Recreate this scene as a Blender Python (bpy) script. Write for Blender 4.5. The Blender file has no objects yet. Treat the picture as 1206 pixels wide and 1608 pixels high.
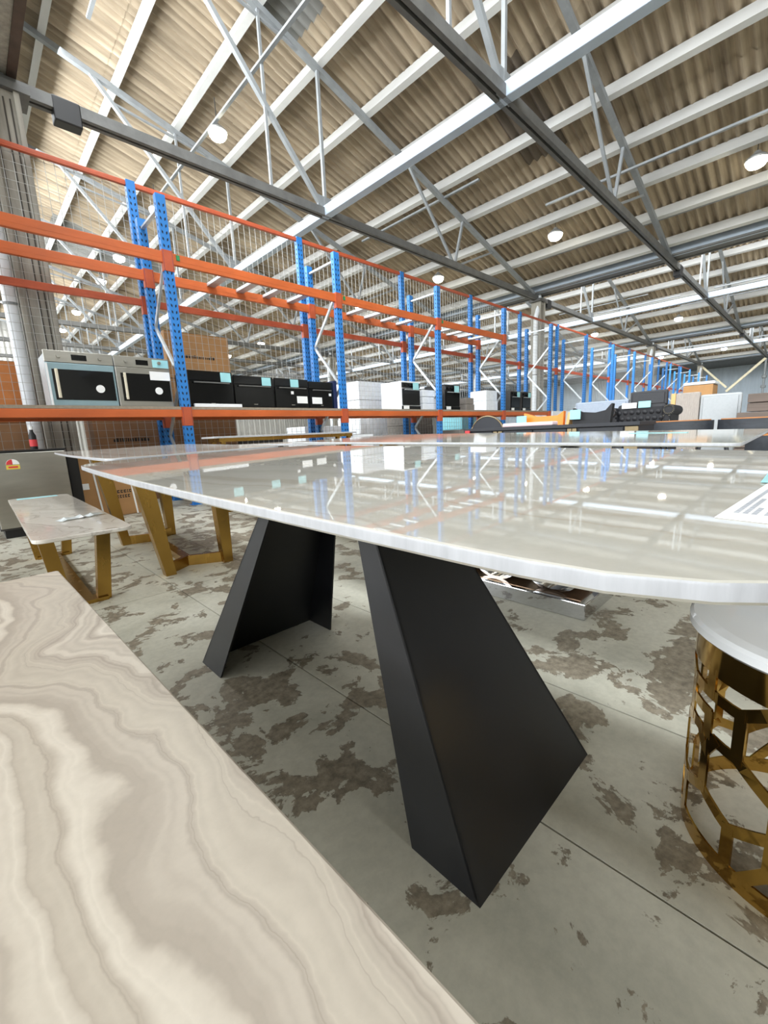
import bpy, bmesh, math, random
from mathutils import Vector, Matrix
rnd = random.Random(7)
scene = bpy.context.scene
COL = scene.collection

# ---------------------------------------------------------------- camera, world, light
H = 0.84                                   # camera height
CAMLENS = 36.0 * 663.45 / 1206.0
cam_d = bpy.data.cameras.new('camera'); cam = bpy.data.objects.new('camera', cam_d); COL.objects.link(cam)
cam_d.sensor_fit = 'HORIZONTAL'; cam_d.sensor_width = 36; cam_d.lens = CAMLENS
cam_d.clip_start = 0.01; cam_d.clip_end = 300
def cam_axes():
    V1 = Vector((1295 - 603, 650 - 804, 663.45)).normalized()
    V2 = Vector((-54 - 603, 710 - 804, 663.45)); V2 = (V2 - V1 * V1.dot(V2)).normalized()
    V3 = V1.cross(V2)
    return V1, V2, V3
a1, a2, a3 = cam_axes()
right = Vector((a1.x, a2.x, a3.x)); down = Vector((a1.y, a2.y, a3.y)); fwd = Vector((a1.z, a2.z, a3.z))
mw = Matrix.Identity(4)
for i in range(3):
    mw[i][0] = right[i]; mw[i][1] = -down[i]; mw[i][2] = -fwd[i]
mw[2][3] = H
cam.matrix_world = mw
scene.camera = cam
vs = scene.view_settings
vs.view_transform = 'Standard'; vs.look = 'None'; vs.gamma = 1.0; vs.use_curve_mapping = False
vs.exposure = 0.1

world = bpy.data.worlds.new('world'); scene.world = world; world.use_nodes = True
bg = world.node_tree.nodes['Background']
bg.inputs['Color'].default_value = (0.86, 0.93, 1.0, 1); bg.inputs['Strength'].default_value = 1.25

PITCH = 13.85; X0 = 0.95; ZC = H + 4.28; SL = 0.27      # saw-tooth bay, first column line, chord level, roof slope
YMIN, YMAX = -20.0, 36.0
def daylight(n, L):
    ld = bpy.data.lights.new('roof_glazing_daylight', 'AREA'); ld.shape = 'RECTANGLE'
    ld.size = 3.2; ld.size_y = YMAX - YMIN - 1
    ld.energy = L * math.pi * ld.size * ld.size_y; ld.color = (0.93, 0.97, 1.0)
    o = bpy.data.objects.new('roof_glazing_daylight', ld); COL.objects.link(o)
    o.location = (X0 + n * PITCH + 0.85, (YMIN + YMAX) / 2, ZC + 1.95)
    # sky light falls inward and downward: local -Z faces +X, dipped by t
    t = math.radians(28); ct, st = math.cos(t), math.sin(t)
    o.rotation_euler = Matrix(((st, 0, -ct), (0, 1, 0), (ct, 0, st))).to_euler()
for n in range(-2, 3): daylight(n, 9.0)

# ---------------------------------------------------------------- materials
def lin(c):
    def f(v):
        v /= 255.0
        return v / 12.92 if v <= .04045 else ((v + .055) / 1.055) ** 2.4
    return (f(c[0]), f(c[1]), f(c[2]), 1)
MATS = {}
def base(name):
    m = bpy.data.materials.new(name); m.use_nodes = True
    nt = m.node_tree; p = nt.nodes['Principled BSDF']
    return m, nt, p
def N(nt, t, **kw):
    n = nt.nodes.new(t)
    for k, v in kw.items():
        if k in n.inputs: n.inputs[k].default_value = v
        else: setattr(n, k, v)
    return n
def ramp(nt, fac, stops, interp='LINEAR'):
    r = nt.nodes.new('ShaderNodeValToRGB'); r.color_ramp.interpolation = interp
    el = r.color_ramp.elements
    while len(el) < len(stops): el.new(.5)
    for e, (p, c) in zip(el, stops): e.position = p; e.color = c
    nt.links.new(fac, r.inputs['Fac']); return r.outputs['Color']
def coords(nt, scale=(1, 1, 1), kind='Object', rot=(0, 0, 0)):
    tc = nt.nodes.new('ShaderNodeTexCoord'); mp = nt.nodes.new('ShaderNodeMapping')
    mp.inputs['Scale'].default_value = scale; mp.inputs['Rotation'].default_value = rot
    nt.links.new(tc.outputs[kind], mp.inputs['Vector']); return mp.outputs['Vector']
def mix(nt, fac, a, b, mode='MIX'):
    n = nt.nodes.new('ShaderNodeMix'); n.data_type = 'RGBA'; n.blend_type = mode
    for s, v in ((n.inputs[0], fac), (n.inputs[6], a), (n.inputs[7], b)):
        if hasattr(v, 'node'): nt.links.new(v, s)
        else: s.default_value = v
    return n.outputs[2]
def M(name, col, rough=.5, metal=0.0, var=.12, scale=6.0, stretch=(1, 1, 1), bump=0, spec=None, coat=0, rvar=0, emit=0):
    if name in MATS: return MATS[name]
    m, nt, p = base(name)
    v = coords(nt, stretch)
    nz = N(nt, 'ShaderNodeTexNoise', Scale=scale, Detail=5.0, Roughness=.6); nt.links.new(v, nz.inputs['Vector'])
    c = lin(col); d = tuple(x * (1 - var) for x in c[:3]) + (1,); l = tuple(min(1, x * (1 + var)) for x in c[:3]) + (1,)
    nt.links.new(ramp(nt, nz.outputs['Fac'], [(.3, d), (.7, l)]), p.inputs['Base Color'])
    p.inputs['Roughness'].default_value = rough; p.inputs['Metallic'].default_value = metal
    if spec is not None: p.inputs['Specular IOR Level'].default_value = spec
    if coat: p.inputs['Coat Weight'].default_value = coat; p.inputs['Coat Roughness'].default_value = .03
    if rvar:
        mr = N(nt, 'ShaderNodeMapRange'); mr.inputs['To Min'].default_value = rough - rvar; mr.inputs['To Max'].default_value = rough + rvar
        nt.links.new(nz.outputs['Fac'], mr.inputs['Value']); nt.links.new(mr.outputs['Result'], p.inputs['Roughness'])
    if bump:
        b = N(nt, 'ShaderNodeBump', Strength=bump, Distance=.01); nt.links.new(nz.outputs['Fac'], b.inputs['Height']); nt.links.new(b.outputs['Normal'], p.inputs['Normal'])
    if emit:
        p.inputs['Emission Color'].default_value = lin((255, 248, 225)); p.inputs['Emission Strength'].default_value = emit
    MATS[name] = m; return m

def mat_floor():
    m, nt, p = base('worn painted concrete')
    v = coords(nt, (1, 1, 1), 'Generated'); 
    tc = nt.nodes.new('ShaderNodeNewGeometry')
    mp = nt.nodes.new('ShaderNodeMapping'); nt.links.new(tc.outputs['Position'], mp.inputs['Vector'])
    v = mp.outputs['Vector']
    n1 = N(nt, 'ShaderNodeTexNoise', Scale=6.0, Detail=9.0, Roughness=.64, Distortion=.35); nt.links.new(v, n1.inputs['Vector'])
    n2 = N(nt, 'ShaderNodeTexNoise', Scale=.9, Detail=4.0, Roughness=.5); nt.links.new(v, n2.inputs['Vector'])
    n3 = N(nt, 'ShaderNodeTexNoise', Scale=38.0, Detail=6.0, Roughness=.7); nt.links.new(v, n3.inputs['Vector'])
    n4 = N(nt, 'ShaderNodeTexNoise', Scale=1.6, Detail=6.0, Roughness=.6, Distortion=1.2); nt.links.new(v, n4.inputs['Vector'])
    # worn patches: threshold of n1 shifted by n2
    ad = N(nt, 'ShaderNodeMath', operation='ADD'); nt.links.new(n1.outputs['Fac'], ad.inputs[0])
    sc = N(nt, 'ShaderNodeMath', operation='MULTIPLY_ADD'); nt.links.new(n2.outputs['Fac'], sc.inputs[0]); sc.inputs[1].default_value = .5; sc.inputs[2].default_value = -.25
    nt.links.new(sc.outputs[0], ad.inputs[1])
    mask = ramp(nt, ad.outputs[0], [(.528, (0, 0, 0, 1)), (.54, (1, 1, 1, 1))])
    paint = ramp(nt, n4.outputs['Fac'], [(.3, lin((168, 167, 153))), (.5, lin((192, 190, 175))), (.7, lin((206, 204, 190)))])
    worn = ramp(nt, n3.outputs['Fac'], [(.3, lin((108, 100, 86))), (.6, lin((146, 137, 120))), (.8, lin((168, 162, 146)))])
    fine = ramp(nt, n3.outputs['Fac'], [(.35, (.8, .8, .8, 1)), (.6, (1, 1, 1, 1))])
    c = mix(nt, mask, paint, worn)
    c = mix(nt, .6, c, fine, 'MULTIPLY')
    nt.links.new(c, p.inputs['Base Color'])
    p.inputs['Roughness'].default_value = .55
    rr = ramp(nt, n4.outputs['Fac'], [(.3, (.38,) * 3 + (1,)), (.7, (.62,) * 3 + (1,))]); nt.links.new(rr, p.inputs['Roughness'])
    b = N(nt, 'ShaderNodeBump', Strength=.25, Distance=.004); nt.links.new(mask, b.inputs['Height']); nt.links.new(b.outputs['Normal'], p.inputs['Normal'])
    return m

def mat_stone(name, stops, axis=(1, .12, 1), freq=3.0, warp=.5, rough=.06, vein=.5, veincol=(150, 125, 105), coat=1.0, seed=0., rot=0., spec=.42):
    """banded onyx / marble: one dimensional noise along a warped coordinate"""
    m, nt, p = base(name)
    v = coords(nt, (1, 1, 1), 'Object', (0, 0, rot))
    off = N(nt, 'ShaderNodeVectorMath', operation='ADD'); nt.links.new(v, off.inputs[0]); off.inputs[1].default_value = (seed, seed * .7, 0); v = off.outputs[0]
    w1 = N(nt, 'ShaderNodeTexNoise', Scale=1.7, Detail=3.0, Roughness=.5, Distortion=.4); nt.links.new(v, w1.inputs['Vector'])
    w2 = N(nt, 'ShaderNodeTexNoise', Scale=7.0, Detail=5.0, Roughness=.6); nt.links.new(v, w2.inputs['Vector'])
    sx = N(nt, 'ShaderNodeSeparateXYZ'); nt.links.new(v, sx.inputs[0])
    a = N(nt, 'ShaderNodeMath', operation='MULTIPLY_ADD'); nt.links.new(w1.outputs['Fac'], a.inputs[0]); a.inputs[1].default_value = warp; nt.links.new(sx.outputs[0], a.inputs[2])
    b = N(nt, 'ShaderNodeMath', operation='MULTIPLY_ADD'); nt.links.new(sx.outputs[1], b.inputs[0]); b.inputs[1].default_value = axis[1]; nt.links.new(a.outputs[0], b.inputs[2])
    c2 = N(nt, 'ShaderNodeMath', operation='MULTIPLY_ADD'); nt.links.new(w2.outputs['Fac'], c2.inputs[0]); c2.inputs[1].default_value = warp * .11; nt.links.new(b.outputs[0], c2.inputs[2])
    band = N(nt, 'ShaderNodeTexNoise', noise_dimensions='1D', Scale=freq, Detail=4.0, Roughness=.55); nt.links.new(c2.outputs[0], band.inputs['W'])
    col = ramp(nt, band.outputs['Fac'], stops)
    vn = N(nt, 'ShaderNodeTexNoise', noise_dimensions='1D', Scale=freq * 1.6, Detail=1.0); nt.links.new(c2.outputs[0], vn.inputs['W'])
    vm = ramp(nt, vn.outputs['Fac'], [(.488, (0, 0, 0, 1)), (.5, (vein,) * 3 + (1,)), (.506, (0, 0, 0, 1))])
    col = mix(nt, vm, col, lin(veincol))
    fine = N(nt, 'ShaderNodeTexNoise', Scale=55.0, Detail=5.0, Roughness=.7); nt.links.new(v, fine.inputs['Vector'])
    col = mix(nt, .35, col, ramp(nt, fine.outputs['Fac'], [(.35, (.86, .86, .85, 1)), (.6, (1, 1, 1, 1))]), 'MULTIPLY')
    nt.links.new(col, p.inputs['Base Color'])
    p.inputs['Roughness'].default_value = rough
    p.inputs['Coat Weight'].default_value = coat; p.inputs['Coat Roughness'].default_value = .02; p.inputs['Specular IOR Level'].default_value = spec
    return m
FLOOR = mat_floor()
ONYX = mat_stone('cream onyx', [(.22, lin((140, 130, 118))), (.33, lin((172, 162, 148))), (.42, lin((202, 192, 176))), (.47, lin((178, 167, 153))), (.53, lin((206, 196, 181))), (.60, lin((222, 213, 198))), (.66, lin((188, 177, 162))), (.78, lin((214, 205, 189)))], axis=(1, .08, 1), freq=7.0, warp=.45, rough=.38, vein=.4, veincol=(150, 136, 122), coat=0, seed=3.3)
STONE = mat_stone('pale polished stone', [(.3, lin((176, 174, 163))), (.45, lin((200, 198, 188))), (.6, lin((211, 209, 201))), (.75, lin((190, 185, 172)))], axis=(1, .1, 1), freq=3.0, warp=.3, rough=.025, vein=.25, veincol=(160, 140, 115), coat=0, seed=1., spec=.34)
STONE2 = mat_stone('grey beige polished marble', [(.3, lin((172, 166, 155))), (.45, lin((205, 201, 192))), (.6, lin((218, 215, 208))), (.75, lin((184, 174, 162)))], axis=(1, .25, 1), freq=4.0, warp=.6, rough=.09, vein=.4, coat=0, seed=9.)
STONE3 = mat_stone('white marble', [(.25, lin((176, 168, 158))), (.42, lin((214, 208, 198))), (.6, lin((228, 223, 213))), (.8, lin((216, 207, 195)))], axis=(1, .35, 1), freq=4.5, warp=.8, rough=.16, vein=.6, veincol=(150, 140, 130), coat=.3, seed=5.)
STONE4 = mat_stone('glossy grey stone', [(.3, lin((166, 166, 156))), (.5, lin((188, 188, 178))), (.7, lin((200, 199, 190)))], axis=(1, .1, 1), freq=3.0, warp=.4, rough=.06, vein=.2, coat=0, seed=14.)
EDGE = M('frosted white stone edge', (176, 178, 182), .3, var=.12, scale=60, stretch=(1, 1, .12), bump=.1)
BLACK = M('black powder coat', (17, 18, 21), .4, var=.15, scale=9, rvar=.06)
GOLD = M('brushed brass', (176, 140, 72), .26, 1.0, var=.07, scale=14, stretch=(1, 1, .2), rvar=.06)
GOLDP = M('polished brass', (178, 142, 72), .1, 1.0, var=.12, scale=5)
CHROME = M('mirror chrome', (205, 206, 208), .08, 1.0, var=.06, scale=8)
WHITEG = M('white lacquer', (232, 234, 236), .1, var=.02, coat=.6)
BLUE = M('blue rack paint', (44, 122, 196), .4, var=.14, scale=5, stretch=(1, 1, .3))
ORANGE = M('orange rack paint', (196, 98, 48), .45, var=.16, scale=4, stretch=(.4, 1, 1))
ORED = M('orange red rail paint', (180, 84, 52), .5, var=.12)
GALV = M('galvanised steel', (196, 202, 206), .35, .55, var=.12, scale=18)
WIRE = M('bright wire', (172, 172, 168), .4, .4, var=.05)
SLOT = M('dark slot', (20, 28, 44), .8, var=.1)
BOARD = M('grey chipboard', (150, 138, 122), .75, var=.18, scale=25)
CONC = M('weathered column grey', (150, 146, 136), .7, var=.22, scale=4, stretch=(4, 4, .35), bump=.15)
CONCD = M('dark column groove', (72, 68, 62), .8, var=.2, scale=5)
PIPE = M('white downpipe', (226, 231, 236), .3, var=.05)
STEELD = M('dark roof steel', (92, 92, 90), .55, var=.2, scale=6)
STEELL = M('pale grey roof steel', (132, 136, 138), .5, var=.12, scale=5)
PURL = M('white painted purlin', (190, 190, 187), .5, var=.10, scale=3, stretch=(1, .3, 1))
BLUEW = M('bluish white beam', (172, 186, 202), .35, var=.06, scale=4)
RUST = M('dark brown gutter', (78, 62, 52), .7, var=.3, scale=5)
CARD = M('cardboard', (172, 130, 84), .8, var=.10, scale=5)
CARD2 = M('dull brown cardboard', (140, 104, 72), .8, var=.12, scale=5)
CARDO = M('orange brown cardboard', (206, 132, 76), .8, var=.10)
TAPE = M('packing tape', (196, 164, 122), .3, var=.06)
INK = M('black ink', (30, 27, 24), .7, var=.1)
STEEL = M('brushed stainless', (178, 176, 168), .3, .9, var=.08, scale=16, stretch=(.15, 1, 1), rvar=.05)
STEELB = M('bluish film on steel', (142, 168, 176), .35, .3, var=.05)
GLASSB = M('black oven glass', (9, 10, 11), .06, var=.1, spec=.45)
GLASSD = M('dark glass', (18, 19, 20), .08, var=.1, spec=.45)
PAPER = M('white paper', (240, 241, 240), .6, var=.02)
TEAL = M('pale cyan tag', (158, 214, 220), .6, var=.04)
PINKP = M('pale pink paper', (232, 205, 208), .6, var=.04)
YELL = M('yellow sticker', (226, 200, 80), .5, var=.05)
REDS = M('red sticker', (214, 62, 66), .5, var=.05)
GREEN = M('green clip', (40, 130, 80), .5, var=.08)
WHITEA = M('white enamel', (238, 240, 242), .25, var=.02)
WRAP = M('white plastic wrap', (232, 236, 240), .35, var=.08, scale=12, bump=.3)
AQUA = M('aqua plastic wrap', (128, 196, 208), .4, var=.12, scale=12, stretch=(5, 5, .3))
DARKB = M('dark grey box', (66, 64, 62), .7, var=.12)
GREYB = M('grey carton', (128, 122, 116), .8, var=.12)
LEATHO = M('orange leather', (238, 132, 36), .42, var=.08)
LEATHT = M('tan leather', (190, 124, 66), .45, var=.12)
VELV = M('black velvet', (20, 21, 26), .6, var=.2)
WOODB = M('black stained wood', (48, 52, 58), .45, var=.25, scale=5, stretch=(8, 1, 8), bump=.06)
SIDEB = M('charcoal lacquer', (40, 42, 48), .4, var=.1)
BRONZE = M('antique brass panel', (150, 134, 104), .35, .6, var=.12)
FABL = M('light grey fabric', (150, 160, 174), .8, var=.05, scale=40)
FABD = M('charcoal fabric', (60, 61, 64), .85, var=.08, scale=40)
FABB = M('pale beige fabric', (166, 158, 150), .85, var=.05, scale=40)
FABG = M('pale grey fabric', (168, 172, 174), .85, var=.04, scale=40)
PINE = M('raw pine edge', (216, 168, 110), .6, var=.1, scale=6, stretch=(1, 1, .2))
PLANK = M('weathered brown board', (98, 86, 78), .7, var=.2, scale=5, stretch=(6, .4, 6))
CREAM = M('cream painted timber', (222, 212, 182), .6, var=.08)
BLUEWALL = M('pale grey sheet wall', (176, 188, 198), .6, var=.08, scale=2, stretch=(1, 1, .3))
WHITEWALL = M('white sheet wall', (158, 156, 150), .6, var=.10, scale=2, stretch=(1, 1, .3))
PANE = M('frosted roof pane', (225, 232, 238), .4, var=.04)
JOINT = M('dirt filled joint', (84, 80, 72), .9, var=.2, scale=20)
GASK = M('black rubber', (16, 16, 17), .5, var=.1)
LAMPG = M('lit lamp lens', (255, 250, 235), .3, var=.0, emit=40)
LAMPB = M('lamp housing', (150, 150, 148), .4, .5, var=.05)
CABLE = M('black cable', (28, 28, 28), .6, var=.05)

def mat_roof(name, light, dark):
    m, nt, p = base(name)
    g = nt.nodes.new('ShaderNodeNewGeometry'); mp = nt.nodes.new('ShaderNodeMapping'); mp.inputs['Scale'].default_value = (.35, 7.0, .35)
    nt.links.new(g.outputs['Position'], mp.inputs['Vector'])
    n1 = N(nt, 'ShaderNodeTexNoise', Scale=1.0, Detail=5.0, Roughness=.6); nt.links.new(mp.outputs[0], n1.inputs['Vector'])
    n2 = N(nt, 'ShaderNodeTexNoise', Scale=.5, Detail=5.0, Roughness=.6); nt.links.new(g.outputs['Position'], n2.inputs['Vector'])
    oi = nt.nodes.new('ShaderNodeObjectInfo')
    c = ramp(nt, n1.outputs['Fac'], [(.3, lin(dark)), (.65, lin(light))])
    c = mix(nt, .7, c, ramp(nt, n2.outputs['Fac'], [(.3, (.62, .6, .57, 1)), (.6, (1, 1, 1, 1))]), 'MULTIPLY')
    c = mix(nt, .5, c, ramp(nt, oi.outputs['Random'], [(0, (.75, .74, .72, 1)), (.35, (1, 1, 1, 1)), (1, (1, .99, .97, 1))]), 'MULTIPLY')
    nt.links.new(c, p.inputs['Base Color']); p.inputs['Roughness'].default_value = .8
    return m
ROOFM = mat_roof('fibre cement roof sheet', (192, 176, 152), (132, 118, 98))
ROOFDK = mat_roof('stained fibre cement sheet', (120, 108, 94), (80, 72, 62))
ROOFGR = mat_roof('grey patched sheet', (150, 150, 146), (118, 118, 114))

# ---------------------------------------------------------------- mesh helpers
class MB:
    def __init__(self): self.v = []; self.f = []
    def add(self, vs, fs):
        o = len(self.v); self.v += [tuple(p) for p in vs]; self.f += [tuple(i + o for i in f) for f in fs]; return self
    def box(self, x0, x1, y0, y1, z0, z1, b=0.0):
        if b <= 0:
            v = [(x0, y0, z0), (x1, y0, z0), (x1, y1, z0), (x0, y1, z0), (x0, y0, z1), (x1, y0, z1), (x1, y1, z1), (x0, y1, z1)]
            return self.add(v, [(3, 2, 1, 0), (4, 5, 6, 7), (0, 1, 5, 4), (1, 2, 6, 5), (2, 3, 7, 6), (3, 0, 4, 7)])
        bm = bmesh.new(); bmesh.ops.create_cube(bm, size=1)
        for q in bm.verts: q.co = ((q.co.x + .5) * (x1 - x0) + x0, (q.co.y + .5) * (y1 - y0) + y0, (q.co.z + .5) * (z1 - z0) + z0)
        bmesh.ops.bevel(bm, geom=list(bm.edges), offset=b, segments=2, profile=.5, affect='EDGES')
        bm.verts.index_update(); self.add([q.co[:] for q in bm.verts], [[q.index for q in f.verts] for f in bm.faces]); bm.free(); return self
    def bar(self, p, q, w, h, up=(0, 0, 1)):
        p = Vector(p); q = Vector(q); d = (q - p).normalized(); u = Vector(up)
        if abs(d.dot(u)) > .98: u = Vector((0, 1, 0))
        s = d.cross(u).normalized(); u = s.cross(d).normalized(); s *= w / 2; u *= h / 2
        v = [p - s - u, p + s - u, p + s + u, p - s + u, q - s - u, q + s - u, q + s + u, q - s + u]
        return self.add(v, [(3, 2, 1, 0), (4, 5, 6, 7), (0, 1, 5, 4), (1, 2, 6, 5), (2, 3, 7, 6), (3, 0, 4, 7)][::1])
    def tube(self, pts, r, n=8, cap=True):
        pts = [Vector(p) for p in pts]; rings = []
        for i, p in enumerate(pts):
            d = ((pts[min(i + 1, len(pts) - 1)]) - pts[max(i - 1, 0)]).normalized()
            u = Vector((0, 0, 1)) if abs(d.z) < .9 else Vector((1, 0, 0))
            s = d.cross(u).normalized(); u = s.cross(d)
            rr = r[i] if isinstance(r, (list, tuple)) else r
            rings.append([p + (s * math.cos(2 * math.pi * k / n) + u * math.sin(2 * math.pi * k / n)) * rr for k in range(n)])
        v = [q for g in rings for q in g]; f = []
        for i in range(len(pts) - 1):
            for k in range(n): f.append((i * n + k, i * n + (k + 1) % n, (i + 1) * n + (k + 1) % n, (i + 1) * n + k))
        if cap: f += [tuple(range(n))[::-1], tuple(range((len(pts) - 1) * n, len(pts) * n))]
        return self.add(v, f)
    def lathe(self, prof, c=(0, 0, 0), n=24, cap=True):
        v = []; f = []
        for r, z in prof:
            for k in range(n): a = 2 * math.pi * k / n; v.append((c[0] + r * math.cos(a), c[1] + r * math.sin(a), c[2] + z))
        for i in range(len(prof) - 1):
            for k in range(n): f.append((i * n + k, i * n + (k + 1) % n, (i + 1) * n + (k + 1) % n, (i + 1) * n + k))
        if cap: f += [tuple(range(n))[::-1], tuple(range((len(prof) - 1) * n, len(prof) * n))]
        return self.add(v, f)
    def slab(self, pts, z0, z1, b=.004):
        """horizontal slab from an outline (counter-clockwise), eased edges"""
        n = len(pts); c = Vector((sum(p[0] for p in pts) / n, sum(p[1] for p in pts) / n))
        def inset(d):
            r = []
            for i in range(n):
                p0 = Vector(pts[i - 1][:2]); p = Vector(pts[i][:2]); p1 = Vector(pts[(i + 1) % n][:2])
                t = (p1 - p0).normalized(); r.append(p + Vector((-t.y, t.x)) * d)
            return r
        L = [(inset(b), z0), (inset(0), z0 + b), (inset(0), z1 - b), (inset(b * .3), z1 - b * .3), (inset(b), z1)]
        v = [(p.x, p.y, z) for ring, z in L for p in ring]; f = []
        for i in range(len(L) - 1):
            for k in range(n): f.append((i * n + k, i * n + (k + 1) % n, (i + 1) * n + (k + 1) % n, (i + 1) * n + k))
        f += [tuple(range(n))[::-1], tuple(range((len(L) - 1) * n, len(L) * n))]
        return self.add(v, f)
    def prism(self, pts, d):
        """polygon (3d points) pushed along d"""
        n = len(pts); d = Vector(d); v = [Vector(p) for p in pts] + [Vector(p) + d for p in pts]
        f = [tuple(range(n))[::-1], tuple(range(n, 2 * n))] + [(k, (k + 1) % n, (k + 1) % n + n, k + n) for k in range(n)]
        return self.add(v, f)
    def mesh(self, name, mat, smooth=False):
        me = bpy.data.meshes.new(name); me.from_pydata(self.v, [], self.f)
        bm = bmesh.new(); bm.from_mesh(me); bmesh.ops.recalc_face_normals(bm, faces=bm.faces); bm.to_mesh(me); bm.free()
        if mat: me.materials.append(mat)
        if smooth:
            for p in me.polygons: p.use_smooth = True
            try: me.set_sharp_from_angle(angle=math.radians(35))
            except Exception: pass
            for p in me.polygons:
                if len(p.vertices) > 11: p.use_smooth = False
        me.update(); return me
    def build(self, name, mat, parent=None, smooth=False, loc=None, rz=0):
        return link(name, self.mesh(name, mat, smooth), parent, loc, rz)
def link(name, me, parent=None, loc=None, rz=0):
    o = bpy.data.objects.new(name, me); COL.objects.link(o)
    if parent: o.parent = parent
    if loc: o.location = loc
    if rz: o.rotation_euler.z = rz
    return o
def tag(o, label, cat, group=None, kind=None):
    if label: o['label'] = label
    if cat: o['category'] = cat
    if group: o['group'] = group
    if kind: o['kind'] = kind
    return o
def empty(name, loc=(0, 0, 0), rz=0, label=None, cat=None, group=None, kind=None):
    o = bpy.data.objects.new(name, None); COL.objects.link(o); o.location = loc; o.rotation_euler.z = rz; o.empty_display_size = .1
    return tag(o, label, cat, group, kind)
def dup(root, loc, rz=None, label=None, group=None):
    def cp(o, par):
        c = o.copy(); COL.objects.link(c); c.parent = par
        for ch in list(o.children): cp(ch, c)
        return c
    r = cp(root, None); r.location = loc
    if rz is not None: r.rotation_euler.z = rz
    if label: r['label'] = label
    if group: r['group'] = group
    return r

# ---------------------------------------------------------------- floor
XW, YW0 = 48.0, YMIN
fl = MB().box(-28, XW, YW0, YMAX, -.2, -.012).build('floor', JOINT)
tag(fl, 'worn grey painted concrete floor in long slabs with dark joints', 'floor', kind='structure')
jx = [-28, -21, -14, -11, -8, -5, -2.6, -.9, .76, 1.26, 3.3, 6.3, 9.3, 12.3, 16, 20, 24, 28, 32, 36, 40, 44, XW]
jy = [YMIN, -12, -4.2, 2.55, 6.9, 11, 16, 22, 29, YMAX]
for i in range(len(jx) - 1):
    for j in range(len(jy) - 1):
        g = .0025
        MB().box(jx[i] + g, jx[i + 1] - g, jy[j] + g, jy[j + 1] - g, -.06, 0).build('floor_slab', FLOOR, fl)

# ---------------------------------------------------------------- saw-tooth roof
def zch(x, n):  # top chord centre height in tooth n
    return ZC + SL * (X0 + (n + 1) * PITCH - x)
ANG = math.atan(SL)
PIT = .185; NW = 6; SEG = 8; SW = PIT * NW
def sheet_mesh(L, w=SW, amp=.046):
    mb = MB(); n = int(round(w / PIT)) * SEG
    v = []; f = []
    for i in range(n + 1):
        y = i * PIT / SEG; z = amp * math.cos(2 * math.pi * i / SEG)
        v += [(0, y, z), (L, y, z)]
    for i in range(n): f.append((2 * i, 2 * i + 1, 2 * i + 3, 2 * i + 2))
    mb.add(v, f); return mb
NC = 6; CX = PITCH / NC
names = {-2: 'rearmost', -1: 'near side', 0: 'first', 1: 'second', 2: 'third'}
ceil_labels = {-2: 'corrugated roof slope of the bay far behind the viewer', -1: 'corrugated roof slope behind the viewer, ending at the dark gutter top left',
               0: 'corrugated fibre cement roof slope with pale purlins directly overhead',
               1: 'corrugated roof slope beyond the first valley beam',
               2: 'distant corrugated roof slope before the far end wall'}
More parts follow.
